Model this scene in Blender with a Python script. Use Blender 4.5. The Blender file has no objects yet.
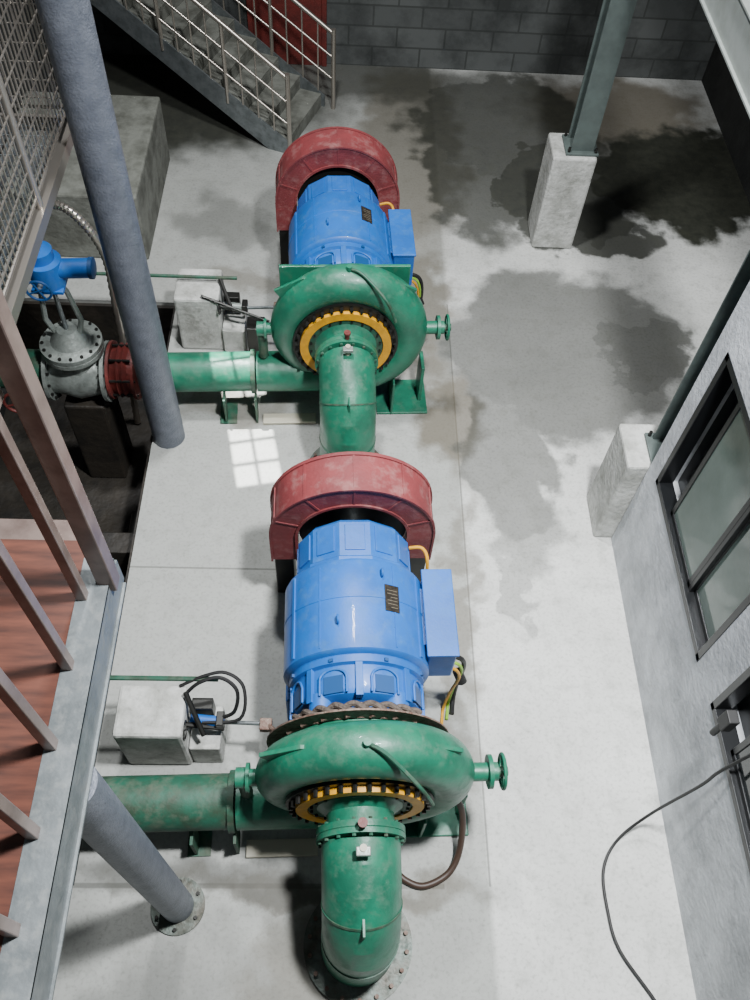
import bpy, bmesh, math, random
from mathutils import Vector, Matrix
random.seed(4)
C=bpy.context.scene.collection
pi=math.pi

# ---------------------------------------------------------------- materials
def lin(h):
    h=h.lstrip('#'); r=[int(h[i:i+2],16)/255 for i in (0,2,4)]
    return tuple((c/12.92 if c<=.04045 else ((c+.055)/1.055)**2.4) for c in r)+(1,)
def mat(name,col,rough=.5,metal=0.,col2=None,scale=6.,amt=.5,bump=0.,bscale=40.,thr=(.4,.65),coat=0.,dust=None,dustamt=.5,dsc=17):
    m=bpy.data.materials.new(name); m.use_nodes=True; nt=m.node_tree; N=nt.nodes; L=nt.links
    b=N['Principled BSDF']; b.inputs['Roughness'].default_value=rough; b.inputs['Metallic'].default_value=metal
    if coat: b.inputs['Coat Weight'].default_value=coat
    c=lin(col); b.inputs['Base Color'].default_value=c
    tc=N.new('ShaderNodeTexCoord'); out=None
    def layer(prev,c2,scale,thr,amt,detail=6):
        n=N.new('ShaderNodeTexNoise'); n.inputs['Scale'].default_value=scale; n.inputs['Detail'].default_value=detail
        n.inputs['Roughness'].default_value=.65
        L.new(tc.outputs['Object'],n.inputs['Vector'])
        r=N.new('ShaderNodeMapRange'); r.inputs['From Min'].default_value=thr[0]; r.inputs['From Max'].default_value=thr[1]; r.inputs['To Max'].default_value=amt
        L.new(n.outputs['Fac'],r.inputs['Value'])
        x=N.new('ShaderNodeMix'); x.data_type='RGBA'
        if prev is None: x.inputs[6].default_value=c
        else: L.new(prev,x.inputs[6])
        x.inputs[7].default_value=lin(c2)
        L.new(r.outputs[0],x.inputs[0]); return x.outputs[2],r.outputs[0]
    if col2:
        out,_=layer(None,col2,scale,thr,amt)
    if dust:
        out,f_=layer(out,dust,dsc,(.5,.72),dustamt,8)
        rr=N.new('ShaderNodeMapRange'); rr.inputs['To Min'].default_value=rough; rr.inputs['To Max'].default_value=min(1,rough+.5)
        L.new(f_,rr.inputs['Value']); L.new(rr.outputs[0],b.inputs['Roughness'])
    if out is not None: L.new(out,b.inputs['Base Color'])
    if bump:
        n=N.new('ShaderNodeTexNoise'); n.inputs['Scale'].default_value=bscale; n.inputs['Detail'].default_value=5
        L.new(tc.outputs['Object'],n.inputs['Vector'])
        bp=N.new('ShaderNodeBump'); bp.inputs['Strength'].default_value=bump; bp.inputs['Distance'].default_value=.02
        L.new(n.outputs['Fac'],bp.inputs['Height']); L.new(bp.outputs[0],b.inputs['Normal'])
    return m
BLUE=mat('blue_paint','#125eb0',.45,0,'#0e4c90',3,.6,.05,60,coat=.06,dust='#41709a',dustamt=.4,dsc=11)
BLUE2=mat('blue_paint_dark','#0d4175',.5)
GREEN=mat('green_paint','#196c52',.42,0,'#134d3b',4,.8,.1,30,coat=.06,dust='#4c6a58',dustamt=.55,dsc=13)
GREEN2=mat('green_paint_dirty','#1d5441',.55,0,'#2b3829',6,.9,.12,30,dust='#5f6254',dustamt=.6,dsc=10)
RED=mat('guard_red_paint','#7c3436',.65,0,'#5f292b',3,.8,.15,50,dust='#96706d',dustamt=.55,dsc=9)
YEL=mat('yellow_paint','#d0960e',.5,0,'#8a6014',14,.4)
BLK=mat('black_rubber','#141414',.55)
STUD=mat('oiled_steel','#2a2a28',.4,.6)
STEEL=mat('galvanised_steel','#8a9092',.4,.7,'#5f6667',8,.7,dust='#50524f')
STEEL2=mat('stainless_rail','#b4ada4',.3,.85)
CHAN=mat('channel_grey_paint','#73797b',.45,.3,'#565c5e',6,.8,.1,40,dust='#8a8c88')
BROWNST=mat('primed_steel','#84746d',.38,.45,'#5f504b',6,.7)
POLE=mat('grey_enamel_pole','#6b707a',.45,.15,'#555a64',10,.8,.3,70)
COLG=mat('grey_green_steel','#57625f',.5,.1,'#444c4a',5,.7)
BEAMG=mat('light_grey_beam','#8b918e',.45,.1,'#70766f',5,.6)
RUST=mat('rusty_steel','#5f463c',.6,.3,'#85776c',25,.8,.3,60)
COUP=mat('red_oxide','#6a2a25',.55,0,'#4a2220',10,.7,.2,50)
SILV=mat('silver_valve_paint','#8d948f',.42,.35,'#636965',9,.7,.2,40,dust='#4e4f48')
FLG=mat('worn_flange','#5f6963',.5,.3,'#4a4035',9,.8,.2,40,dust='#2f3d34')
CONW=mat('pedestal_concrete','#bcbdb9',.85,0,'#85867f',5,.8,.5,25,dust='#6d6e67')
CONG=mat('plinth_concrete','#73756e',.9,0,'#4c4d46',4,.9,.5,18)
WALLW=mat('white_plaster','#ccd0d4',.85,0,'#94979a',1.6,.8,.3,30,dust='#848688',dustamt=.4,dsc=8)
WALLD=mat('dark_cement_wall','#333432',.9,0,'#1c1e1c',1.6,1.,.4,20)
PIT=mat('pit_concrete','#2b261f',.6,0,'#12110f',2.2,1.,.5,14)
FRAME=mat('black_aluminium','#121416',.35,.3)
GLASS=mat('window_glass_green','#46564f',.08,0,'#66746d',1.2,.7)
GLASS2=mat('window_glass_dark','#1a2123',.08)
PLATE=mat('name_plate','#26231f',.4,.3,'#4a4238',40,.6)
PLATE2=mat('plate_print','#6d6656',.5)
YG=mat('earth_wire_green','#7fae2c',.5)
CREAM=mat('cream_plastic','#a8a493',.5)
DARKW=mat('brown_hose','#3a2b22',.5)
CHAIN=mat('braided_sling','#5a5048',.8,0,'#322b26',30,.9,.6,50)

def plywood():
    m=mat('red_plywood','#8a4634',.5)
    nt=m.node_tree;N=nt.nodes;L=nt.links;b=N['Principled BSDF']
    tc=N.new('ShaderNodeTexCoord'); mp=N.new('ShaderNodeMapping'); mp.inputs['Scale'].default_value=(2,12,1)
    n=N.new('ShaderNodeTexNoise'); n.inputs['Scale'].default_value=2.5; n.inputs['Detail'].default_value=7
    L.new(tc.outputs['Object'],mp.inputs[0]);L.new(mp.outputs[0],n.inputs['Vector'])
    r=N.new('ShaderNodeValToRGB'); r.color_ramp.elements[0].position=.3; r.color_ramp.elements[0].color=lin('#3a1f17')
    r.color_ramp.elements[1].position=.7; r.color_ramp.elements[1].color=lin('#603527')
    L.new(n.outputs['Fac'],r.inputs[0]);L.new(r.outputs[0],b.inputs['Base Color'])
    return m
PLY=plywood()

def block_wall():
    m=bpy.data.materials.new('blockwork_wall'); m.use_nodes=True
    nt=m.node_tree;N=nt.nodes;L=nt.links;b=N['Principled BSDF']; b.inputs['Roughness'].default_value=.9
    geo=N.new('ShaderNodeNewGeometry'); sx=N.new('ShaderNodeSeparateXYZ'); L.new(geo.outputs['Position'],sx.inputs[0])
    cx=N.new('ShaderNodeCombineXYZ'); L.new(sx.outputs['X'],cx.inputs[0]); L.new(sx.outputs['Z'],cx.inputs[1])
    br=N.new('ShaderNodeTexBrick'); br.inputs['Scale'].default_value=1.0; br.inputs['Brick Width'].default_value=.6; br.inputs['Row Height'].default_value=.25
    br.inputs['Mortar Size'].default_value=.012; br.inputs['Color1'].default_value=lin('#5d605f'); br.inputs['Color2'].default_value=lin('#515453'); br.inputs['Mortar'].default_value=lin('#434644')
    L.new(cx.outputs[0],br.inputs['Vector'])
    n=N.new('ShaderNodeTexNoise'); n.inputs['Scale'].default_value=1.2; n.inputs['Detail'].default_value=8; n.inputs['Roughness'].default_value=.65
    L.new(geo.outputs['Position'],n.inputs['Vector'])
    r=N.new('ShaderNodeMapRange'); r.inputs['From Min'].default_value=.42; r.inputs['From Max'].default_value=.62; r.inputs['To Max'].default_value=.85
    L.new(n.outputs['Fac'],r.inputs['Value'])
    x=N.new('ShaderNodeMix'); x.data_type='RGBA'; L.new(r.outputs[0],x.inputs[0]); L.new(br.outputs['Color'],x.inputs[6]); x.inputs[7].default_value=lin('#2e3130')
    L.new(x.outputs[2],b.inputs['Base Color'])
    bp=N.new('ShaderNodeBump'); bp.inputs['Strength'].default_value=.3; bp.inputs['Distance'].default_value=.01; bp.invert=True
    L.new(br.outputs['Fac'],bp.inputs['Height']); L.new(bp.outputs[0],b.inputs['Normal'])
    return m
WALLG=block_wall()

def floor_mat():
    m=bpy.data.materials.new('damp_concrete_floor'); m.use_nodes=True
    nt=m.node_tree;N=nt.nodes;L=nt.links;b=N['Principled BSDF']
    geo=N.new('ShaderNodeNewGeometry')
    def noise(s,d=6,rg=.6):
        n=N.new('ShaderNodeTexNoise'); n.inputs['Scale'].default_value=s; n.inputs['Detail'].default_value=d; n.inputs['Roughness'].default_value=rg
        L.new(geo.outputs['Position'],n.inputs['Vector']); return n
    def disp(prev,s,amp,d):
        nd=noise(s,d,.6)
        sub=N.new('ShaderNodeVectorMath');sub.operation='SUBTRACT';sub.inputs[1].default_value=(.5,.5,.5);L.new(nd.outputs['Color'],sub.inputs[0])
        sc=N.new('ShaderNodeVectorMath');sc.operation='SCALE';sc.inputs['Scale'].default_value=amp;L.new(sub.outputs[0],sc.inputs[0])
        a=N.new('ShaderNodeVectorMath');a.operation='ADD';L.new(prev,a.inputs[0]);L.new(sc.outputs[0],a.inputs[1]);return a.outputs[0]
    ad=disp(disp(geo.outputs['Position'],1.5,1.0,2),6.,.35,6)
    def blob(x,y,rx,ry,s,edge=.22):
        a=N.new('ShaderNodeVectorMath');a.operation='SUBTRACT';a.inputs[1].default_value=(x,y,0);L.new(ad,a.inputs[0])
        c=N.new('ShaderNodeVectorMath');c.operation='MULTIPLY';c.inputs[1].default_value=(1/rx,1/ry,0);L.new(a.outputs[0],c.inputs[0])
        l=N.new('ShaderNodeVectorMath');l.operation='LENGTH';L.new(c.outputs[0],l.inputs[0])
        r=N.new('ShaderNodeMapRange');r.interpolation_type='SMOOTHSTEP'
        r.inputs['From Min'].default_value=1-edge/2;r.inputs['From Max'].default_value=1+edge/2;r.inputs['To Min'].default_value=s;r.inputs['To Max'].default_value=0
        L.new(l.outputs['Value'],r.inputs['Value']); return r.outputs[0]
    def mx(a,c):
        n=N.new('ShaderNodeMath');n.operation='MAXIMUM';L.new(a,n.inputs[0]);L.new(c,n.inputs[1]);return n.outputs[0]
    def union(lst):
        o=lst[0]
        for q in lst[1:]: o=mx(o,q)
        return o
    wet_and_shade=union([blob(1.55,8.7,.7,1.4,.84),blob(1.9,9.5,1.2,1.1,.88),blob(2.4,8.3,.8,1.0,.95),blob(.3,10.35,2.2,.55,.75,.8),
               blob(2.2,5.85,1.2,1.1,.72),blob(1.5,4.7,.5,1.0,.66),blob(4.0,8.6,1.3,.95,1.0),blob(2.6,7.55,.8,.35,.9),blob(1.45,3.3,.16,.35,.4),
               blob(-2.1,9.9,1.9,1.3,.95,.5),blob(1.6,3.9,.25,.6,.5,.6),  # first blob here is shade under the stairs, put into the floor colour
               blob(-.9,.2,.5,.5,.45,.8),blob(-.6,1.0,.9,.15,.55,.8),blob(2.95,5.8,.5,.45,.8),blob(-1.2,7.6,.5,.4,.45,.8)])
    brown=union([blob(3.3,9.9,1.2,.8,.85,.6),blob(.8,9.0,.6,1.8,.65,.6),blob(.95,5.0,.28,.6,.8,.8),blob(-1.0,5.0,.5,.25,.5,.8),blob(.75,6.3,.3,.9,.7,.8),
                 blob(-.1,.95,1.0,.12,.6,.8),blob(-.2,.3,.25,.5,.5,.8),blob(-1.0,6.6,.6,.2,.5,.8),blob(1.0,3.0,.12,1.2,.5,1.)])
    def mix(fac,c1,c2):
        x=N.new('ShaderNodeMix');x.data_type='RGBA'
        L.new(fac,x.inputs[0])
        for i,c in ((6,c1),(7,c2)):
            if isinstance(c,tuple): x.inputs[i].default_value=c
            else: L.new(c,x.inputs[i])
        return x.outputs[2]
    def mr(src,a,c,t0=0.,t1=1.):
        r=N.new('ShaderNodeMapRange');r.inputs['From Min'].default_value=a;r.inputs['From Max'].default_value=c;r.inputs['To Min'].default_value=t0;r.inputs['To Max'].default_value=t1
        L.new(src,r.inputs['Value']);return r.outputs[0]
    n1=noise(.9,8,.65); n2=noise(7,8,.7); n3=noise(38,4,.6)
    base=mix(mr(n1.outputs['Fac'],.35,.65),lin('#b4b5b1'),lin('#cccdc9'))
    sx=N.new('ShaderNodeSeparateXYZ');L.new(geo.outputs['Position'],sx.inputs[0])
    slabf=mr(sx.outputs['X'],1.03,1.07,.6,0)
    base=mix(slabf,base,lin('#7c7f7a'))
    base=mix(mr(n2.outputs['Fac'],.5,.75,0,.45),base,lin('#73756e'))
    base=mix(mr(n3.outputs['Fac'],.5,.75,0,.4),base,lin('#5f605a'))
    def line(axis,pos,w):
        s=N.new('ShaderNodeMath');s.operation='SUBTRACT';s.inputs[1].default_value=pos;L.new(sx.outputs[axis],s.inputs[0])
        a=N.new('ShaderNodeMath');a.operation='ABSOLUTE';L.new(s.outputs[0],a.inputs[0])
        return mr(a.outputs[0],w,w*1.6,.55,0)
    def lim(o,axis,pos,less):
        c=N.new('ShaderNodeMath');c.operation='LESS_THAN' if less else 'GREATER_THAN';c.inputs[1].default_value=pos;L.new(sx.outputs[axis],c.inputs[0])
        k=N.new('ShaderNodeMath');k.operation='MULTIPLY';L.new(o,k.inputs[0]);L.new(c.outputs[0],k.inputs[1]);return k.outputs[0]
    jl=lim(line('Y',3.33,.006),'X',.1,True)
    jl2=lim(line('Y',1.0,.012),'X',.75,True)
    jx=lim(lim(line('X',1.05,.005),'Y',6.4,True),'Y',1.0,False)
    base=mix(union([jl,jl2,jx]),base,lin('#44453f'))
    base=mix(brown,base,lin('#544c3b'))
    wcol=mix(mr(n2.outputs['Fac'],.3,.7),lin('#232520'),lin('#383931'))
    base=mix(wet_and_shade,base,wcol)
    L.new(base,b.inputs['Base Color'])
    L.new(mr(wet_and_shade,0,1,.75,.45),b.inputs['Roughness'])
    bp=N.new('ShaderNodeBump');bp.inputs['Strength'].default_value=.25;bp.inputs['Distance'].default_value=.01
    L.new(n2.outputs['Fac'],bp.inputs['Height']);L.new(bp.outputs[0],b.inputs['Normal'])
    return m
FLOOR=floor_mat()

# ---------------------------------------------------------------- mesh helpers
def empty(name,loc=(0,0,0),rz=0):
    e=bpy.data.objects.new(name,None); e.location=loc; e.rotation_euler=(0,0,rz); e.empty_display_size=.2; C.objects.link(e); return e
def mk(name,bm,m,parent=None,smooth=False,bevel=0.,ang=38):
    bmesh.ops.recalc_face_normals(bm,faces=bm.faces)
    me=bpy.data.meshes.new(name); bm.to_mesh(me); bm.free()
    me.materials.append(m)
    if smooth:
        for p in me.polygons: p.use_smooth=True
        try: me.set_sharp_from_angle(angle=math.radians(ang))
        except Exception: pass
    o=bpy.data.objects.new(name,me); C.objects.link(o)
    if parent: o.parent=parent
    if bevel:
        b=o.modifiers.new('bevel','BEVEL'); b.width=bevel; b.segments=2; b.limit_method='ANGLE'
    return o
def bbox_add(bm,lo,hi,M=None):
    r=bmesh.ops.create_cube(bm,size=1)
    s=[hi[i]-lo[i] for i in range(3)]; c=[(hi[i]+lo[i])/2 for i in range(3)]
    T=Matrix.Translation(c)@Matrix.Diagonal((s[0],s[1],s[2],1))
    if M is not None: T=M@T
    bmesh.ops.transform(bm,matrix=T,verts=r['verts'])
def box(name,lo,hi,m,parent=None,bevel=.006,M=None):
    bm=bmesh.new(); bbox_add(bm,lo,hi,M); return mk(name,bm,m,parent,False,bevel)
def cyl_add(bm,p0,p1,r,r2=None,seg=24):
    p0=Vector(p0);p1=Vector(p1);d=p1-p0;L=d.length
    q=Vector((0,0,1)).rotation_difference(d.normalized()).to_matrix().to_4x4()
    M=Matrix.Translation((p0+p1)/2)@q
    bmesh.ops.create_cone(bm,cap_ends=True,segments=seg,radius1=r,radius2=r if r2 is None else r2,depth=L,matrix=M)
def cyl(name,p0,p1,r,m,parent=None,r2=None,seg=32,bevel=0):
    bm=bmesh.new(); cyl_add(bm,p0,p1,r,r2,seg); return mk(name,bm,m,parent,True,bevel)
def sweep_add(bm,pts,rad,seg=16,cap=True):
    pts=[Vector(p) for p in pts]; n=len(pts)
    if not hasattr(rad,'__len__'): rad=[rad]*n
    T=[]
    for i in range(n):
        a=pts[max(i-1,0)];b=pts[min(i+1,n-1)];T.append((b-a).normalized())
    up=Vector((0,0,1)) if abs(T[0].z)<.9 else Vector((0,1,0))
    nrm=(up-T[0]*up.dot(T[0])).normalized(); rings=[]
    for i in range(n):
        if i: 
            q=T[i-1].rotation_difference(T[i]); nrm=(q@nrm); nrm=(nrm-T[i]*nrm.dot(T[i])).normalized()
        bn=T[i].cross(nrm)
        rings.append([bm.verts.new(pts[i]+(nrm*math.cos(2*pi*k/seg)+bn*math.sin(2*pi*k/seg))*rad[i]) for k in range(seg)])
    for i in range(n-1):
        for k in range(seg):
            bm.faces.new((rings[i][k],rings[i][(k+1)%seg],rings[i+1][(k+1)%seg],rings[i+1][k]))
    if cap: bm.faces.new(rings[0]);bm.faces.new(rings[-1])
def sweep(name,pts,rad,m,parent=None,seg=16):
    bm=bmesh.new(); sweep_add(bm,pts,rad,seg); return mk(name,bm,m,parent,True)
def smoothpts(pts,k=6):
    P=[Vector(p) for p in pts];out=[]
    for i in range(len(P)-1):
        p0=P[max(i-1,0)];p1=P[i];p2=P[i+1];p3=P[min(i+2,len(P)-1)]
        for j in range(k):
            t=j/k
            out.append(.5*((2*p1)+(p2-p0)*t+(2*p0-5*p1+4*p2-p3)*t*t+(3*p1-p0-3*p2+p3)*t**3))
    out.append(P[-1]); return out
def lathe(name,prof,m,parent=None,cx=0,cz=.9,seg=48,axis='Y',cy=0,smooth=True,ang=38):
    bm=bmesh.new(); rings=[]
    for a,r in prof:
        ring=[]
        for k in range(seg):
            t=2*pi*(k+.5)/seg; c,s=math.cos(t)*r,math.sin(t)*r
            if axis=='Y': v=(cx+c,a,cz+s)
            elif axis=='Z': v=(cx+c,cy+s,a)
            else: v=(a,cy+c,cz+s)
            ring.append(bm.verts.new(v))
        rings.append(ring)
    for i in range(len(rings)-1):
        for k in range(seg):
            bm.faces.new((rings[i][k],rings[i][(k+1)%seg],rings[i+1][(k+1)%seg],rings[i+1][k]))
    if prof[0][1]>1e-5 and prof[0]!=prof[-1]:
        bm.faces.new(rings[0]);bm.faces.new(rings[-1])
    return mk(name,bm,m,parent,smooth,0,ang)
def bolts(name,n,R,a0,a1,r,m,parent,cx=0,cz=.9,axis='Y',cy=0,seg=6,ph=0):
    bm=bmesh.new()
    for k in range(n):
        t=2*pi*(k+.5)/n+ph; c,s=math.cos(t)*R,math.sin(t)*R
        if axis=='Y': cyl_add(bm,(cx+c,a0,cz+s),(cx+c,a1,cz+s),r,None,seg)
        elif axis=='Z': cyl_add(bm,(cx+c,cy+s,a0),(cx+c,cy+s,a1),r,None,seg)
        else: cyl_add(bm,(a0,cy+c,cz+s),(a1,cy+c,cz+s),r,None,seg)
    return mk(name,bm,m,parent)
def torus(name,R,r,m,parent,c=(0,0,.9),axis='Y',seg=48,s2=12):
    bm=bmesh.new();rings=[]
    for i in range(seg):
        t=2*pi*i/seg;ring=[]
        for k in range(s2):
            p=2*pi*k/s2;rr=R+r*math.cos(p);h=r*math.sin(p)
            if axis=='Y': v=(c[0]+rr*math.cos(t),c[1]+h,c[2]+rr*math.sin(t))
            elif axis=='Z': v=(c[0]+rr*math.cos(t),c[1]+rr*math.sin(t),c[2]+h)
            else: v=(c[0]+h,c[1]+rr*math.cos(t),c[2]+rr*math.sin(t))
            ring.append(bm.verts.new(v))
        rings.append(ring)
    for i in range(seg):
        for k in range(s2):
            bm.faces.new((rings[i][k],rings[i][(k+1)%s2],rings[(i+1)%seg][(k+1)%s2],rings[(i+1)%seg][k]))
    return mk(name,bm,m,parent,True)
def handwheel(name,c,axis,R,m,parent):
    torus(name+'_rim',R,R*.11,m,parent,c,axis,28,8)
    bm=bmesh.new()
    for k in range(2):
        t=pi*k/2+.4; a,b=math.cos(t)*R,math.sin(t)*R
        d={'X':(0,a,b),'Y':(a,0,b),'Z':(a,b,0)}[axis]
        cyl_add(bm,[c[i]-d[i] for i in range(3)],[c[i]+d[i] for i in range(3)],R*.08,None,8)
    mk(name+'_spokes',bm,m,parent,True)

# ---------------------------------------------------------------- room shell
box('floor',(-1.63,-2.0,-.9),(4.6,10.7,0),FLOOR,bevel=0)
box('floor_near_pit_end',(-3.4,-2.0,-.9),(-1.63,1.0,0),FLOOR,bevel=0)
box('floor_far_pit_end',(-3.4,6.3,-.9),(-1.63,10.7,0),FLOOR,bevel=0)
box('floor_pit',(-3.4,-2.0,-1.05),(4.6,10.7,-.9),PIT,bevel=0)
box('wall_back',(-3.6,10.7,-1.05),(4.8,10.95,6.5),WALLG,bevel=0)
box('wall_left',(-3.6,-2.0,-1.05),(-3.4,10.7,6.5),WALLD,bevel=0)
box('wall_far_right',(4.6,3.6,-1.05),(4.8,10.7,6.5),WALLD,bevel=0)
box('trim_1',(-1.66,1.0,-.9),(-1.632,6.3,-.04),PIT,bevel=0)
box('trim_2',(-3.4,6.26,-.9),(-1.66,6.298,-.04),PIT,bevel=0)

WX=2.28
bm=bmesh.new()
y0,y1,zt=-2.0,3.68,3.1
W=[(-.2,1.84,1.12,2.42),(2.13,3.52,1.07,2.40)]
bbox_add(bm,(WX,y0,0),(WX+.2,y1,1.07))
bbox_add(bm,(WX,y0,2.42),(WX+.2,y1,zt))
bbox_add(bm,(WX,y0,1.07),(WX+.2,-.2,2.42))
bbox_add(bm,(WX,-.2,1.07),(WX+.2,1.84,1.12))
bbox_add(bm,(WX,1.84,1.07),(WX+.2,2.13,2.42))
bbox_add(bm,(WX,2.13,2.40),(WX+.2,3.52,2.42))
bbox_add(bm,(WX,3.52,1.07),(WX+.2,y1,2.42))
mk('wall_right',bm,WALLW)
box('wall_control_room_end',(WX+.2,3.5,0),(4.6,3.68,3.1),WALLW,bevel=0)
box('ceiling_control_room',(WX,-2.0,3.1),(4.6,3.68,3.22),CONG,bevel=0)
for i,(a,b_,c,d) in enumerate(W):
    e=empty('window_%d'%(i+1),(WX+.06,0,0))
    bm=bmesh.new(); t=.05
    bbox_add(bm,(-.065,a,c),(.04,b_,c+t));bbox_add(bm,(-.065,a,d-t),(.04,b_,d))
    bbox_add(bm,(-.065,a,c),(.04,a+t,d));bbox_add(bm,(-.065,b_-t,c),(.04,b_,d))
    mk('frame',bm,FRAME,e,bevel=.004)
    mid=a+(b_-a)*.36
    bm=bmesh.new(); bbox_add(bm,(-.03,mid-.03,c),(.03,mid+.03,d));
    mk('mullion',bm,FRAME,e,bevel=.003)
    bm=bmesh.new(); end=b_-.3
    for (s0,s1,xx) in ((mid,end,-.02),(a+.05,mid,.012)):
        bbox_add(bm,(xx-.012,s0,c+t),(xx+.012,s1,c+t+.04));bbox_add(bm,(xx-.012,s0,d-t-.04),(xx+.012,s1,d-t))
        bbox_add(bm,(xx-.012,s0,c+t),(xx+.012,s0+.04,d-t));bbox_add(bm,(xx-.012,s1-.04,c+t),(xx+.012,s1,d-t))
    mk('sashes',bm,FRAME,e,bevel=.003)
    box('pane_a',(-.024,mid+.03,c+t+.03),(-.018,end-.03,d-t-.03),GLASS if i else GLASS2,e,0)
    box('pane_b',(.008,a+.08,c+t+.03),(.016,mid-.03,d-t-.03),GLASS if i else GLASS2,e,0)
    box('backing',(.1,a,c),(.13,b_,d),FRAME,e,0)

def pedestal_column(px,py,w,d,h,cx,cy,name_p,name_c,top):
    box(name_p,(px,py,0),(px+w,py+d,h),CONW,bevel=.02)
    e=empty(name_c,(cx,cy,h+.003)); H=top-h
    bm=bmesh.new()
    fw,fd,t=.22,.22,.014
    bbox_add(bm,(-fw/2,-fd/2,0),(fw/2,-fd/2+t,H));bbox_add(bm,(-fw/2,fd/2-t,0),(fw/2,fd/2,H));bbox_add(bm,(-.006,-fd/2+t,0),(.006,fd/2-t,H))
    mk('h_section',bm,COLG,e)
    box('base_plate',(-.16,-.16,0),(.16,.16,.025),COLG,e)
    bm=bmesh.new()
    for a in (-.13,.13):
        for b in (-.13,.13): cyl_add(bm,(a,b,.02),(a,b,.07),.014,None,8)
    mk('anchor_bolts',bm,STUD,e)
pedestal_column(2.0,7.3,.43,.43,1.08,2.28,7.5,'concrete_pedestal','steel_column',3.38)
pedestal_column(2.13,3.69,.4,.42,1.0,2.46,3.84,'concrete_pedestal.001','steel_column.001',3.38)
e=empty('steel_roof_beam',(0,0,3.39))
bm=bmesh.new()
bbox_add(bm,(2.21,3.2,0.012),(2.54,10.69,.283));bbox_add(bm,(2.19,3.2,0),(2.56,10.69,.012));bbox_add(bm,(2.19,3.2,.283),(2.56,10.69,.295))
mk('box_girder',bm,BEAMG,e)

def pole(name,x,y,r,h):
    e=empty(name,(x,y,0))
    cyl('shaft',(0,0,0),(0,0,h),r,POLE,e,seg=48)
    return e
pole('steel_pipe_column',-1.49,4.64,.137,6.4)
e=pole('steel_pipe_column.001',-.955,.88,.1,2.78)
lathe('base_flange',[(0,.17),(.02,.17)],FLG,e,0,0,40,'Z')
bolts('base_bolts',6,.14,.02,.045,.012,STUD,e,0,0,'Z')

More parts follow.
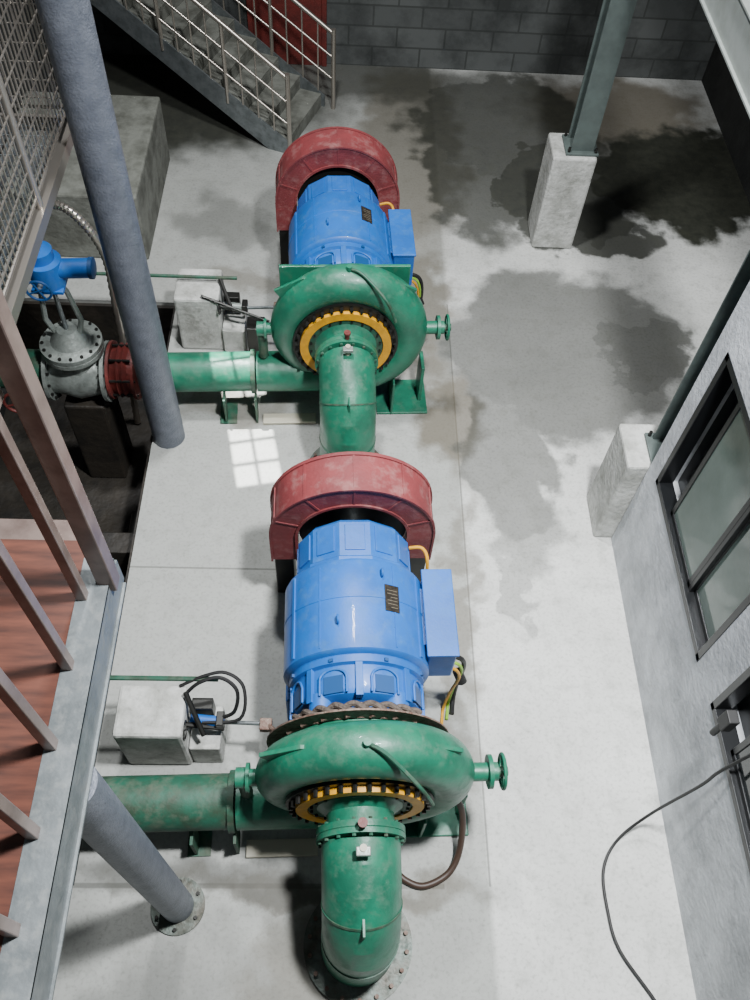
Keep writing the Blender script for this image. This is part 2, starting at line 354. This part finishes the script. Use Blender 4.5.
# ---------------------------------------------------------------- machine units
AZ=.9
def unit(X0,Y0,idx,rdeg):
    sfx='' if idx==0 else '.%03d'%idx
    rz=math.radians(rdeg); loc=(X0,Y0,0)
    T=empty('hydro_turbine'+sfx,loc,rz)
    pts=[];rad=[]
    for x in (-.75,-.5,-.25): pts.append((x,0,AZ-.48));rad.append(.175)
    n=44
    for i in range(n+1):
        s=i/n; ph=-pi/2+s*math.radians(338)
        Rc=.48+.05*math.sin(pi*min(1,s*1.15))-.03*s; tr=.185-.06*s
        pts.append((Rc*math.cos(ph),0,AZ+Rc*math.sin(ph)));rad.append(tr)
    sweep('spiral_casing',pts,rad,GREEN,T,28)
    lathe('stay_ring',[(-.13,.19),(-.13,.44),(.15,.44),(.15,.05)],GREEN,T)
    lathe('cover_ring',[(-.125,.30),(-.155,.30),(-.155,.43),(-.125,.43)],STUD,T)
    bolts('cover_studs',32,.40,-.155,-.195,.014,STUD,T)
    lathe('yellow_ring',[(-.15,.305),(-.19,.305),(-.19,.372),(-.15,.372)],YEL,T)
    lathe('inner_ring',[(-.15,.25),(-.178,.25),(-.178,.31),(-.15,.31)],GREEN2,T)
    bolts('inner_ring_bolts',20,.283,-.178,-.192,.01,STUD,T)
    lathe('throat_cone',[(-.13,.26),(-.18,.25),(-.22,.195),(-.33,.20)],GREEN,T)
    lathe('draft_flange',[(-.30,.1),(-.30,.255),(-.335,.255),(-.338,.25),(-.341,.255),(-.37,.255),(-.37,.1)],GREEN,T)
    bolts('draft_flange_bolts',16,.235,-.285,-.385,.012,GREEN2,T)
    ep=[];er=[]
    for i in range(7):
        t=i/6*pi/2
        ep.append((0,-.36-.43*math.sin(t),AZ-.43+.43*math.cos(t)));er.append(.225)
    ep.append((0,-.79,.02));er.append(.232)
    bm=bmesh.new(); sweep_add(bm,ep,er,40)
    mk('draft_elbow',bm,GREEN,T,True,0,14)
    for k,t in enumerate((pi/2*.5,pi/2*.98)):
        c=Vector((0,-.36-.43*math.sin(t),AZ-.43+.43*math.cos(t)))
        d=Vector((0,-math.cos(t),-math.sin(t)))
        bm=bmesh.new();cyl_add(bm,c-d*.006,c+d*.006,.2295,None,40);mk('weld_seam_%d'%k,bm,GREEN2,T,True)
    lathe('floor_flange',[(0,.22),(0,.34),(.025,.34),(.025,.22)],FLG,T,0,0,48,'Z',-.79)
    bolts('floor_flange_bolts',18,.305,.025,.055,.014,RUST,T,0,0,'Z',-.79)
    cyl('gauge_tap',(0,-.46,AZ+.2),(0,-.46,AZ+.30),.02,CREAM,T,seg=12)
    box('gauge_body',(-.04,-.50,AZ+.26),(.04,-.45,AZ+.29),SILV,T)
    bm=bmesh.new();cyl_add(bm,(0,-.335,AZ+.25),(0,-.335,AZ+.30),.02,None,10);cyl_add(bm,(0,-.335,AZ+.30),(0,-.335,AZ+.32),.027,None,16);mk('red_tap',bm,COUP,T,True)
    box('elbow_rib',(-.006,-.86,AZ-.28),(.006,-.66,AZ+.07),GREEN,T,0)
    for k,a in enumerate((122,58)):
        A=math.radians(a); M=Matrix.Translation((.49*math.cos(A),.0,AZ+.49*math.sin(A)))@Matrix.Rotation(-(A-pi/2),4,'Y')
        bm=bmesh.new()
        sg=-1 if k==0 else 1
        v=[(sg*-.1,-.01,.1),(sg*.24,-.01,.1),(sg*.24,-.01,.185),(sg*-.02,-.01,.17)]
        a_=[bm.verts.new(M@Vector(q)) for q in v];b_=[bm.verts.new(M@Vector((q[0],.015,q[2]))) for q in v]
        bm.faces.new(a_);bm.faces.new(b_)
        for j in range(4): bm.faces.new((a_[j],a_[(j+1)%4],b_[(j+1)%4],b_[j]))
        mk('casing_rib_%d'%k,bm,GREEN,T,bevel=.003)
    lathe('nozzle_right',[(.60,.055),(.76,.055),(.76,.1),(.785,.1),(.785,.055),(.82,.055)],GREEN,T,0,AZ+.03,24,'X')
    handwheel('nozzle_wheel',(.85,0,AZ+.03),'X',.1,GREEN,T)
    cyl('nozzle_hub',(.81,0,AZ+.03),(.88,0,AZ+.03),.03,GREEN2,T,seg=12)
    lathe('nozzle_left',[(-.48,.05),(-.64,.05),(-.64,.085),(-.66,.085),(-.66,.06),(-.72,.06)],GREEN,T,0,AZ+.03,24,'X')
    sweep('nozzle_left_drop',smoothpts([(-.68,0,AZ+.03),(-.68,0,AZ-.1),(-.68,0,AZ-.28)],4),.04,GREEN2,T,12)
    sweep('impulse_pipe',smoothpts([(.02,-.02,AZ+.67),(.12,-.08,AZ+.67),(.3,-.22,AZ+.53),(.38,-.26,AZ+.35)],5),.012,GREEN2,T,8)
    cyl('impulse_head',(.02,-.02,AZ+.6),(.02,-.02,AZ+.7),.022,GREEN,T,seg=12)
    lathe('head_cover',[(.15,.42),(.2,.42),(.2,.1)],GREEN,T)
    torus('regulating_ring',.39,.03,RUST,T,(0,.23,AZ))
    bm=bmesh.new()
    for k in range(20):
        t=2*pi*k/20
        p=Vector((math.cos(t)*.42,.24,AZ+math.sin(t)*.42)); q=Vector((math.cos(t+.2)*.46,.21,AZ+math.sin(t+.2)*.46))
        cyl_add(bm,p,q,.018,None,8); cyl_add(bm,p+Vector((0,-.04,0)),p+Vector((0,.05,0)),.024,None,10)
    mk('guide_vane_links',bm,RUST,T,True)
    if idx==1:
        box('head_cover_plate',(-.52,.17,.35),(.52,.2,AZ+.53),GREEN,T)
    else:
        for j in range(2):
            sp=[(math.cos(t)*(.45+.015*math.cos(14*t+pi*j)),.26+.02*math.sin(14*t+pi*j),AZ+math.sin(t)*(.45+.015*math.cos(14*t+pi*j))) for t in [.7+i*(pi-1.3)/70 for i in range(71)]]
            sweep('lifting_sling_%d'%j,sp,.018,CHAIN,T,8)
        lathe('servo_ring_plate',[(.205,.44),(.205,.55),(.215,.55),(.215,.44)],RUST,T)
    for k,x in enumerate((.42,-.2)):
        box('foot_web_%d'%k,(x,-.17,.02),(x+.02,.17,.42),GREEN,T)
    box('foot_plate',(.3,-.16,.0),(.76,.24,.025),GREEN,T)
    box('foot_upright',(.68,-.02,.02),(.71,.2,.45),GREEN,T)
    box('sole_plate',(-.72,-.26,.0),(-.25,-.15,.03),CREAM,T)
    cyl('bearing_shaft',(0,.15,AZ),(0,.239,AZ),.12,STEEL,T)
    # ---- penstock
    P=empty('penstock_pipe'+sfx,loc,rz)
    xl=-1.72
    cyl('pipe',(xl,0,AZ-.48),(-.80,0,AZ-.48),.17,GREEN2 if idx==0 else GREEN,P,seg=40)
    lathe('joint_flange',[(-.80,.17),(-.80,.19),(-.762,.19),(-.762,.17)],GREEN2,P,0,AZ-.48,40,'X')
    bm=bmesh.new()
    for x in (-1.05,-.78): bbox_add(bm,(x,-.23,0),(x+.018,-.1,.3))
    bbox_add(bm,(-1.1,-.24,0),(-.95,.0,.015))
    mk('pipe_supports',bm,GREEN2,P)
    if idx==0:
        cyl('pipe_through_pit',(-2.6,0,AZ-.48),(xl,0,AZ-.48),.17,GREEN2,P,seg=40)
        lathe('pit_flange',[(-1.78,.17),(-1.78,.24),(-1.74,.24),(-1.74,.17)],GREEN2,P,0,AZ-.48,40,'X')
    # ---- generator
    G=empty('electric_generator'+sfx,loc,rz)
    lathe('stator_frame',[(.59,.20),(.59,.40),(.605,.445),(.62,.458),(.95,.458),(.953,.462),(.965,.462),(.968,.458),(1.2,.458),(1.225,.445),(1.235,.40),(1.235,.2)],BLUE,G,seg=64)
    lathe('end_housing_back',[(1.2,.2),(1.2,.41),(1.27,.41),(1.29,.385),(1.54,.385),(1.57,.36),(1.59,.28),(1.60,.1)],BLUE,G,seg=12,smooth=False)
    lathe('end_bell_front',[(.62,.2),(.62,.42),(.55,.42),(.54,.395),(.40,.395),(.37,.38),(.345,.33),(.34,.2),(.33,.1)],BLUE,G,seg=64,ang=30)
    lathe('bearing_housing',[(.34,.1),(.34,.28),(.29,.28),(.28,.25),(.28,.1)],BLUE,G,seg=32)
    bm=bmesh.new();bm3=bmesh.new();bm4=bmesh.new()
    for k in range(8):
        t=2*pi*(k)/8
        M=Matrix.Translation((0,0,AZ))@Matrix.Rotation(-t,4,'Y')
        bbox_add(bm,(.365,.345,-.022),(.415,.59,.022),M)
        M2=Matrix.Translation((0,0,AZ))@Matrix.Rotation(-(t+pi/8),4,'Y')
        n=12; w_,l0,l1=.085,.37,.52
        path=[M2@Vector((.396,l0,-w_)),M2@Vector((.396,l1-.06,-w_))]+[M2@Vector((.40,l1-.06+.06*math.sin(pi*j/n),-w_*math.cos(pi*j/n))) for j in range(1,n)]+[M2@Vector((.396,l1-.06,w_)),M2@Vector((.396,l0,w_))]
        sweep_add(bm,path,.009,6)
        bbox_add(bm4,(.36,.375,-.06),(.3965,.48,.06),M2)
        bbox_add(bm3,(.41,.555,-.012),(.435,.575,.012),M2)
    for k in range(12):
        M=Matrix.Translation((0,0,AZ))@Matrix.Rotation(-(2*pi*(k)/12),4,'Y')
        bbox_add(bm,(.355,1.33,-.065),(.381,1.52,.065),M)
    mk('housing_ribs',bm,BLUE,G,bevel=.003);mk('housing_bolts',bm3,BLUE2,G);mk('vent_openings',bm4,BLUE2,G)
    bm=bmesh.new()
    for s in (-1,1):
        A=math.radians(90-s*42)
        c=Vector((math.cos(A)*.33,.33,AZ+math.sin(A)*.33))
        cyl_add(bm,c+Vector((0,-.04,0)),c+Vector((0,.07,0)),.075,None,24)
        cyl_add(bm,c+Vector((0,-.055,0)),c+Vector((0,-.04,0)),.055,None,24)
    mk('bearing_lugs',bm,BLUE,G,True,.006)
    bm=bmesh.new()
    for a in (90-58,90+58,90-30,90+30):
        M=Matrix.Translation((0,0,AZ))@Matrix.Rotation(-math.radians(a),4,'Y')
        w_=.012 if a in (32,148) else .005
        bbox_add(bm,(.45,.64,-w_),(.466 if w_>.01 else .462,1.19,w_),M)
    mk('frame_straps',bm,BLUE,G)
    for k,(xx,yy) in enumerate(((-.12,.80),(.16,1.12))):
        zz=AZ+math.sqrt(.458**2-xx**2); torus('lifting_eye_%d'%k,.022,.008,BLUE,G,(xx,yy,zz+.022),'X',20,8)
    box('base_frame',(-.38,.55,.0),(.38,1.5,.32),BLUE2,G,.01)
    for k,x in enumerate((-.46,.3)):
        box('foot_%d'%k,(x,.62,.0),(x+.16,1.22,.5),BLUE,G,.01)
    A=math.radians(62); M=Matrix.Translation((0,0,AZ))@Matrix.Rotation(-A,4,'Y')
    box('name_plate',(.455,.87,-.05),(.464,1.05,.05),PLATE,G,.002,M)
    bm=bmesh.new()
    for r_ in range(6): bbox_add(bm,(.4635,.895+.023*r_,-.036),(.4645,.898+.023*r_,.036 if r_%3 else .012),M)
    mk('plate_lines',bm,PLATE2,G)
    box('terminal_box',(.44,.66,AZ-.12),(.62,1.25,AZ+.22),BLUE,G,.012)
    box('terminal_box_lid',(.43,.65,AZ+.215),(.63,1.26,AZ+.235),BLUE,G,.006)
    box('terminal_neck',(.36,.75,AZ-.05),(.46,1.15,AZ+.18),BLUE,G)
    for k,(oy,mm) in enumerate(((.72,YEL),(.76,YG),(.8,BLK))):
        sweep('cable_%d'%k,smoothpts([(.6,oy,AZ-.1),(.66+.02*k,oy-.01,AZ-.14),(.70+.02*k,oy,AZ-.3),(.68+.03*k,oy+.02,.3),(.66+.04*k,oy,.03),(.64+.04*k,oy-.12,.02)],6),.011 if k<2 else .017,mm,G,8)
    cyl('cable_plug',(.7,.79,AZ-.34),(.74,.74,AZ-.42),.035,BLK,G,seg=12)
    sweep('cable_back',smoothpts([(.38,1.5,AZ+.1),(.47,1.48,AZ+.12),(.5,1.38,AZ+.05),(.5,1.3,.4),(.5,1.2,.05)],5),.012,YEL,G,8)
    # ---- flywheel guard
    F=empty('flywheel_guard'+sfx,loc,rz)
    def ushape(bm,Ro,Ri,ya,yb,zl,n=36):
        prof=[]
        for ring in (Ro,Ri):
            p_=[(ring,zl)]+[(ring*math.cos(t),AZ+ring*math.sin(t)) for t in [pi*i/n for i in range(n+1)]]+[(-ring,zl)]
            prof.append(p_)
        vs=[[[bm.verts.new((x,y,z)) for x,z in p] for p in prof] for y in (ya,yb)]
        m_=len(prof[0])
        for i in range(m_-1):
            for s in (0,1):
                bm.faces.new((vs[s][0][i],vs[s][0][i+1],vs[s][1][i+1],vs[s][1][i]))
            for q in (0,1):
                bm.faces.new((vs[0][q][i],vs[0][q][i+1],vs[1][q][i+1],vs[1][q][i]))
        for i in (0,m_-1): bm.faces.new((vs[0][0][i],vs[0][1][i],vs[1][1][i],vs[1][0][i]))
    ya,yb=1.66,1.95
    bm=bmesh.new();ushape(bm,.57,.385,ya,yb,.58);mk('hood',bm,RED,F,True)
    bm=bmesh.new();ushape(bm,.58,.565,ya-.01,ya+.015,.57);ushape(bm,.58,.565,yb-.015,yb+.01,.57);ushape(bm,.40,.38,ya-.012,ya+.01,.58);mk('hood_rims',bm,RED,F,True)
    bm=bmesh.new()
    for a in (20,55,90,125,160):
        M=Matrix.Translation((0,0,AZ))@Matrix.Rotation(-math.radians(a),4,'Y')
        bbox_add(bm,(.40,ya-.005,-.007),(.57,ya+.01,.007),M);bbox_add(bm,(.56,ya,-.007),(.576,yb,.007),M)
    mk('hood_seams',bm,RED,F)
    for k,x in enumerate((-.56,.42)):
        box('hood_leg_%d'%k,(x,ya+.03,.0),(x+.14,yb-.03,.575),STUD,F,.006)
    lathe('flywheel',[(ya+.05,.05),(ya+.05,.375),(yb-.05,.375),(yb-.05,.05)],STUD,F)
    cyl('shaft',(0,1.605,AZ),(0,ya+.06,AZ),.1,STEEL,F)
unit(.162,1.45,0,1.9)
unit(.025,5.09,1,3.1)

e=empty('drain_hose')
sweep('hose',smoothpts([(.72,1.5,.55),(.84,1.4,.35),(.85,1.22,.12),(.78,1.08,.03),(.62,1.0,.022),(.5,1.03,.022),(.42,1.1,.022)],8),.022,DARKW,e,10)

# ---------------------------------------------------------------- governor blocks
box('concrete_block',(-1.40,1.77,0),(-.96,2.12,.6),CONW,bevel=.025)
box('concrete_block.001',(-1.5,5.68,0),(-1.1,6.1,.63),CONW,bevel=.025)
def servo(sfx,x,y,z,far):
    e=empty('governor_servo'+sfx,(x,y,z))
    box('step_block',(.005,-.16,-z),(.21,.14,.30-z),CONW,e,.012)
    cyl('servo_cylinder',(.02,.0,-.17),(.24,-.02,-.17),.036,BLUE if not far else SILV,e,seg=20)
    cyl('servo_rod',(.24,-.02,-.17),(.52,-.04,-.13),.014,STEEL,e,seg=10)
    box('clevis',(.19,-.06,-.22),(.24,.04,-.12),STUD,e)
    box('valve_manifold',(.02,.05,-.3),(.16,.13,-.12),STUD,e)
    cyl('rocker_arm',(-.05,-.05,-.12),(.24,-.05,-.2),.018,STUD,e,seg=8)
    cyl('rocker_arm_b',(.0,.1,.05),(.12,-.12,-.14),.018,STUD,e,seg=8)
    handwheel('trim_wheel',(.0,-.1,-.1),'X',.06,STUD,e)
    if not far:
        sweep('hydraulic_hose_a',smoothpts([(-.02,.1,-.02),(.08,.16,.06),(.22,.19,.08),(.33,.12,.04),(.31,.02,-.08),(.2,.0,-.15)],6),.013,BLK,e,8)
        sweep('hydraulic_hose_b',smoothpts([(-.05,.16,.0),(.1,.21,.05),(.25,.23,.07),(.37,.15,.02),(.35,-.02,-.1),(.1,-.03,-.15)],6),.012,BLK,e,8)
        sweep('oil_line',[(-1.2,.2,.03),(-.4,.2,.03),(.2,.2,.03)],.018,GREEN2,e,8)
    else:
        sweep('oil_line',[(-1.3,.12,.05),(-.4,.12,.05),(.15,.12,.05)],.016,GREEN2,e,8)
        sweep('link_rod',[(-.15,-.1,.03),(.2,-.18,-.06),(.45,-.22,-.14)],.014,STUD,e,8)
servo('',-.96,1.95,.6,False)
servo('.001',-1.1,5.8,.63,True)
e=empty('governor_linkage'); sweep('rod',[(-.43,1.9,.48),(-.2,1.68,.62)],.016,RUST,e,8); box('clevis',(-.48,1.86,.44),(-.40,1.94,.5),RUST,e)
e=empty('governor_linkage.001')
sweep('rod',[(-.56,5.75,.5),(-.38,5.4,.7)],.016,RUST,e,8); box('clevis',(-.62,5.7,.45),(-.52,5.8,.53),RUST,e)
box('bearing_block',(-.86,5.55,.0),(-.70,5.72,.42),STUD,bevel=.01)

# ---------------------------------------------------------------- gate valve group
V=empty('gate_valve',(-2.22,5.0,.42))
lathe('body',[(-.25,.17),(-.25,.26),(-.22,.26),(-.22,.19),(-.12,.21),(0,.24),(.12,.21),(.22,.19),(.22,.26),(.25,.26),(.25,.17)],SILV,V,0,0,40,'X')
lathe('neck',[(.05,.2),(.26,.17),(.27,.25),(.31,.25),(.312,.245),(.318,.245),(.32,.25),(.36,.25),(.38,.16),(.5,.08)],SILV,V,0,0,40,'Z')
bolts('bonnet_bolts',16,.225,.25,.38,.014,STUD,V,0,0,'Z')
bolts('flange_bolts_a',14,.235,.2,.252,.014,STUD,V,0,0,'X')
bolts('flange_bolts_b',14,.235,-.252,-.2,.014,STUD,V,0,0,'X')
bm=bmesh.new()
for s in (-1,1):
    sweep_add(bm,[(s*.1,0,.46),(s*.14,0,.6),(s*.1,0,.90),(s*.07,0,.955)],.022,8)
mk('yoke_arms',bm,SILV,V,True)
cyl('stem',(0,0,.45),(0,0,.955),.018,STEEL,V,seg=10)
cyl('inlet_pipe',(-1.16,0,0),(-.25,0,0),.17,GREEN2,V,seg=36)
handwheel('bypass_wheel',(-.44,-.38,0),'Y',.12,COUP,V); cyl('bypass_spindle',(-.44,-.38,0),(-.44,-.1,0),.02,STEEL,V,seg=10)
box('support_block',(-.18,-.2,-1.32),(.17,.2,-.25),PIT,V,.02)
A=empty('electric_valve_actuator',(-2.22,5.0,1.42))
cyl('gearbox',(0,0,.0),(0,0,.2),.13,BLUE,A,seg=28)
cyl('motor',(.05,.0,.12),(.32,.02,.12),.075,BLUE,A,seg=24)
lathe('motor_cap',[(.32,.082),(.35,.082),(.36,.05)],BLUE2,A,0,.12,24,'X',.02)
cyl('switch_compartment',(-.02,.02,.2),(-.02,.02,.28),.1,BLUE,A,seg=24)
cyl('cable_gland',(-.1,.1,.1),(-.2,.2,.1),.06,BLUE,A,seg=16)
handwheel('handwheel',(-.02,-.2,.08),'Y',.09,BLUE2,A)
cyl('handwheel_shaft',(-.02,-.2,.08),(-.02,-.1,.08),.02,STEEL,A,seg=10)
box('mounting_flange',(-.12,-.12,-.03),(.12,.12,.0),BLUE,A)
D=empty('expansion_joint',(-1.845,5.02,.42))
prof=[(-.115,.17),(-.115,.25),(-.09,.25),(-.09,.2),(-.05,.21),(-.03,.235),(-.01,.21),(.02,.235),(.05,.2),(.09,.2),(.09,.25),(.115,.25),(.115,.17)]
lathe('bellows',prof,COUP,D,0,0,40,'X')
bolts('tie_rods',8,.225,-.115,.125,.012,STUD,D,0,0,'X')
e=empty('flexible_conduit')
cp=smoothpts([(-2.36,5.28,1.62),(-2.3,5.33,1.76),(-2.14,5.4,1.80),(-1.98,5.4,1.62),(-1.9,5.42,1.3),(-1.93,5.45,.8),(-2.0,5.5,-.1),(-2.05,5.5,-.88)],14)
sweep('conduit',cp,[.028 if i%2 else .036 for i in range(len(cp))],STEEL2,e,10)
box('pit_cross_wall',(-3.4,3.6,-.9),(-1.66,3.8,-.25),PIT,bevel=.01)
e=empty('pit_drain_pipe'); sweep('pipe',[(-1.8,4.2,-.6),(-1.8,2.0,-.6),(-1.8,1.2,-.6)],.06,STUD,e,14)

box('concrete_plinth',(-3.38,6.9,0),(-1.98,8.6,.75),CONG,bevel=.02)

# ---------------------------------------------------------------- staircase
S=empty('staircase',(-.68,8.78,0),-math.radians(20))
rise,run,ns=.16,.27,8
slope=rise/run; Lx=ns*run; Wd=1.05
def stringer(name,y):
    bm=bmesh.new()
    vs=[(0.05,0),(-.22,0),(-Lx-.2,Lx*slope),(-Lx,Lx*slope+.16),(0.05,.14)]
    a=[bm.verts.new((x,y,z)) for x,z in vs];b=[bm.verts.new((x,y+.02,z)) for x,z in vs]
    bm.faces.new(a);bm.faces.new(b)
    for i in range(5): bm.faces.new((a[i],a[(i+1)%5],b[(i+1)%5],b[i]))
    mk(name,bm,STEEL,S)
stringer('stringer_a',0);stringer('stringer_b',Wd)
bm=bmesh.new()
for i in range(ns):
    bbox_add(bm,(-.02-(i+1)*run,.02,(i+1)*rise-.03),(-.02-i*run+.03,Wd,(i+1)*rise))
    bbox_add(bm,(-.0-i*run,.02,i*rise),(.01-i*run,Wd,(i+1)*rise-.03))
mk('treads',bm,CONG,S,bevel=.004)
box('landing',(-Lx-.6,.0,Lx*slope-.05),(-Lx,Wd,Lx*slope),CONG,S)
def rail(nm,y,ext=0.):
    bm=bmesh.new()
    x0,x1=.04+ext,-Lx
    for h in (.9,.62,.36):
        sweep_add(bm,[(x0,y,h),(x1,y,h+Lx*slope)],.024 if h>.8 else .013,10)
    n=12
    for i in range(n+1):
        x=x0+(x1-x0)*i/n; zb=Lx*slope*i/n
        cyl_add(bm,(x,y,zb+.02),(x,y,zb+.9),.022 if i%4==0 else .01,None,8)
    cyl_add(bm,(x0,y,0),(x0,y,.95),.026,None,10)
    for xx in (x1-.55,): cyl_add(bm,(xx,y,Lx*slope),(xx,y,Lx*slope+.9),.02,None,8)
    sweep_add(bm,[(x1,y,Lx*slope+.9),(x1-.55,y,Lx*slope+.9)],.022,8)
    mk(nm,bm,STEEL2,S,True)
rail('handrail_a',.01);rail('handrail_b',Wd+.01,.12)
e=empty('door_1',(-.75,10.7,0))
box('leaf',(-.42,-.05,.0),(.42,-.01,2.0),COUP,e); box('frame_l',(-.48,-.07,0),(-.42,0,2.06),COUP,e);box('frame_r',(.42,-.07,0),(.48,0,2.06),COUP,e);box('frame_top',(-.48,-.07,2.0),(.48,0,2.06),COUP,e)
cyl('handle',(.32,-.1,1.0),(.32,-.05,1.0),.02,STEEL,e)

# ---------------------------------------------------------------- mesh walkway
M_=empty('mesh_walkway',(-1.68,0,2.8))
ya,yb=3.16,4.94
bm=bmesh.new()
bbox_add(bm,(-.06,ya,-.05),(0,yb,.03));bbox_add(bm,(-1.6,yb-.05,-.05),(0,yb,.03));bbox_add(bm,(-1.6,ya,-.05),(0,ya+.05,.03));bbox_add(bm,(-1.6,ya,-.05),(-1.54,yb,.03))
mk('frame',bm,STEEL2,M_)
bm=bmesh.new()
x=-.06
while x>-1.55: bbox_add(bm,(x-.004,ya+.03,-.03),(x+.004,yb-.03,.01)); x-=.05
y=ya+.1
while y<yb: cyl_add(bm,(-1.55,y,0),(-.03,y,0),.004,None,5); y+=.1
mk('grating',bm,STEEL,M_)
bm=bmesh.new()
for yy in (ya+.03,(ya+yb)/2,yb-.03): cyl_add(bm,(-.03,yy,0),(-.03,yy,1.1),.022,None,10)
for xx in (-.8,-1.5): cyl_add(bm,(xx,yb-.03,0),(xx,yb-.03,1.1),.022,None,10)
sweep_add(bm,[(-.03,ya,1.1),(-.03,yb-.03,1.1),(-1.55,yb-.03,1.1)],.024,10)
sweep_add(bm,[(-.03,ya,.1),(-.03,yb-.03,.1),(-1.55,yb-.03,.1)],.012,8)
y=ya+.05
while y<yb: cyl_add(bm,(-.03,y,.1),(-.03,y,1.1),.005,None,5); y+=.055
x=-.08
while x>-1.55: cyl_add(bm,(x,yb-.03,.1),(x,yb-.03,1.1),.005,None,5); x-=.055
z=.16
while z<1.1:
    cyl_add(bm,(-.03,ya,z),(-.03,yb-.03,z),.005,None,5);cyl_add(bm,(-.03,yb-.03,z),(-1.55,yb-.03,z),.005,None,5); z+=.11
mk('mesh_railing',bm,STEEL2,M_,True)

# ---------------------------------------------------------------- near platform
Pf=empty('wooden_platform',(0,0,3.0))
box('plywood_deck',(-3.2,-1.2,-.04),(-1.0,1.78,.0),PLY,Pf,0)
bm=bmesh.new()
bbox_add(bm,(-1.0,-1.2,-.012),(-.885,1.7,.003));bbox_add(bm,(-.895,-1.2,-.21),(-.885,1.7,.0));bbox_add(bm,(-1.03,-1.2,-.21),(-.875,1.7,-.198))
bbox_add(bm,(-3.2,1.70,-.21),(-.885,1.72,-.045));bbox_add(bm,(-3.2,1.62,-.21),(-.885,1.72,-.2))
mk('edge_channel',bm,CHAN,Pf)
bm=bmesh.new()
for y in (1.53,1.245,.95,.657,.37,.08,-.2,-.5):
    bbox_add(bm,(-.995,y-.02,0),(-.955,y+.02,1.1))
bbox_add(bm,(-1.0,-1.2,1.1),(-.95,1.6,1.15))
mk('railing_posts',bm,BROWNST,Pf,bevel=.004)
bm=bmesh.new(); bbox_add(bm,(-.93,1.58,-.05),(-.86,1.65,1.6)); mk('corner_post',bm,BROWNST,Pf,bevel=.006)
bm=bmesh.new()
bbox_add(bm,(-3.2,2.1,-.75),(-1.2,2.22,-.55)); 
mk('lower_cross_beam',bm,BROWNST,Pf)

# ---------------------------------------------------------------- cable on right
e=empty('power_cable')
sweep('cable',smoothpts([(2.29,1.43,1.46),(2.22,1.42,1.15),(2.2,1.41,.9),(2.1,1.4,.26),(1.92,1.28,.06),(1.81,1.10,.02),(1.80,.85,.02),(1.84,.63,.02),(2.01,.36,.02),(2.15,.1,.02),(2.1,-.4,.02)],8),.010,BLK,e,8)
e=empty('wall_lamp_fixture',(2.21,1.6,1.5)); box('housing',(-.06,-.04,-.07),(0,.04,.07),BLK,e); cyl('tube',(-.04,0,-.2),(-.04,0,-.07),.02,BLK,e)

# ---------------------------------------------------------------- lights
def area(name,loc,target,size,power,col=(1,1,1),spread=180,sy=None):
    l=bpy.data.lights.new(name,'AREA'); l.energy=power; l.size=size; l.color=col; l.spread=math.radians(spread)
    if sy: l.shape='RECTANGLE'; l.size_y=sy
    o=bpy.data.objects.new(name,l); C.objects.link(o); o.location=loc
    o.rotation_euler=(Vector(target)-Vector(loc)).to_track_quat('-Z','Y').to_euler(); return o
area('high_bay_lamp',(1.6,1.8,7.8),(1.2,2.0,0),.5,720,(.97,.985,1),130)
area('high_bay_lamp.001',(-.5,5.4,8.0),(.6,5.2,0),.5,320,(.98,.99,1),130)
Sp=Vector((-2.5,7.5,9.5)); Tg=Vector((-.79,4.74,0)); k_=.3
ctr=Sp+(Tg-Sp)*k_
l=bpy.data.lights.new('sun_patch_spot','SPOT'); l.energy=36000; l.spot_size=math.radians(11); l.spot_blend=.05; l.shadow_soft_size=.008; l.color=(1,.99,.97)  # spot standing in for sunlight, cut into panes by the slotted plate
o=bpy.data.objects.new('sun_patch_spot',l); C.objects.link(o); o.location=Sp; o.rotation_euler=(Tg-Sp).to_track_quat('-Z','Y').to_euler()
bm=bmesh.new()
xs=[-.6,-.058,-.004,.004,.058,.6]; sl=.066; gp=.008
ys=[-.6]; y=-(5*sl+4*gp)/2
for i in range(5):
    ys+= [y,y+sl]; y+=sl+gp
ys.append(.6)
for i in range(len(xs)-1):
    for j in range(len(ys)-1):
        if i in (1,3) and j%2==1: continue
        bbox_add(bm,(xs[i],ys[j],-.004),(xs[i+1],ys[j+1],.004))
o=mk('sun_patch_gobo',bm,FRAME); o.location=ctr; o.rotation_euler=(0,0,math.radians(12))  # added slotted plate, out of view, shapes the spot into the sunlit patch

w=bpy.data.worlds.new('hall_ambient'); bpy.context.scene.world=w; w.use_nodes=True
w.node_tree.nodes['Background'].inputs[0].default_value=(.84,.93,1,1); w.node_tree.nodes['Background'].inputs[1].default_value=.12

# ---------------------------------------------------------------- camera
cd=bpy.data.cameras.new('camera'); cam=bpy.data.objects.new('camera',cd); C.objects.link(cam)
cd.sensor_fit='VERTICAL'; cd.sensor_height=36; cd.lens=855*36/1000; cd.clip_start=.05
f=855.
Dn=Vector((-50,572,f)).normalized(); Fw=Vector((-8,-(f*f+400)/572,f)).normalized()
Rr=Dn.cross(Fw).normalized(); Fw=Rr.cross(Dn); 
if Fw.y>0: Fw=-Fw
right=Vector((Rr.x,Fw.x,-Dn.x)); down=Vector((Rr.y,Fw.y,-Dn.y)); fwd=Vector((Rr.z,Fw.z,-Dn.z))
M=Matrix((( right.x,-down.x,-fwd.x),(right.y,-down.y,-fwd.y),(right.z,-down.z,-fwd.z)))
cam.matrix_world=Matrix.Translation((0,0,6))@M.to_4x4()
bpy.context.scene.camera=cam
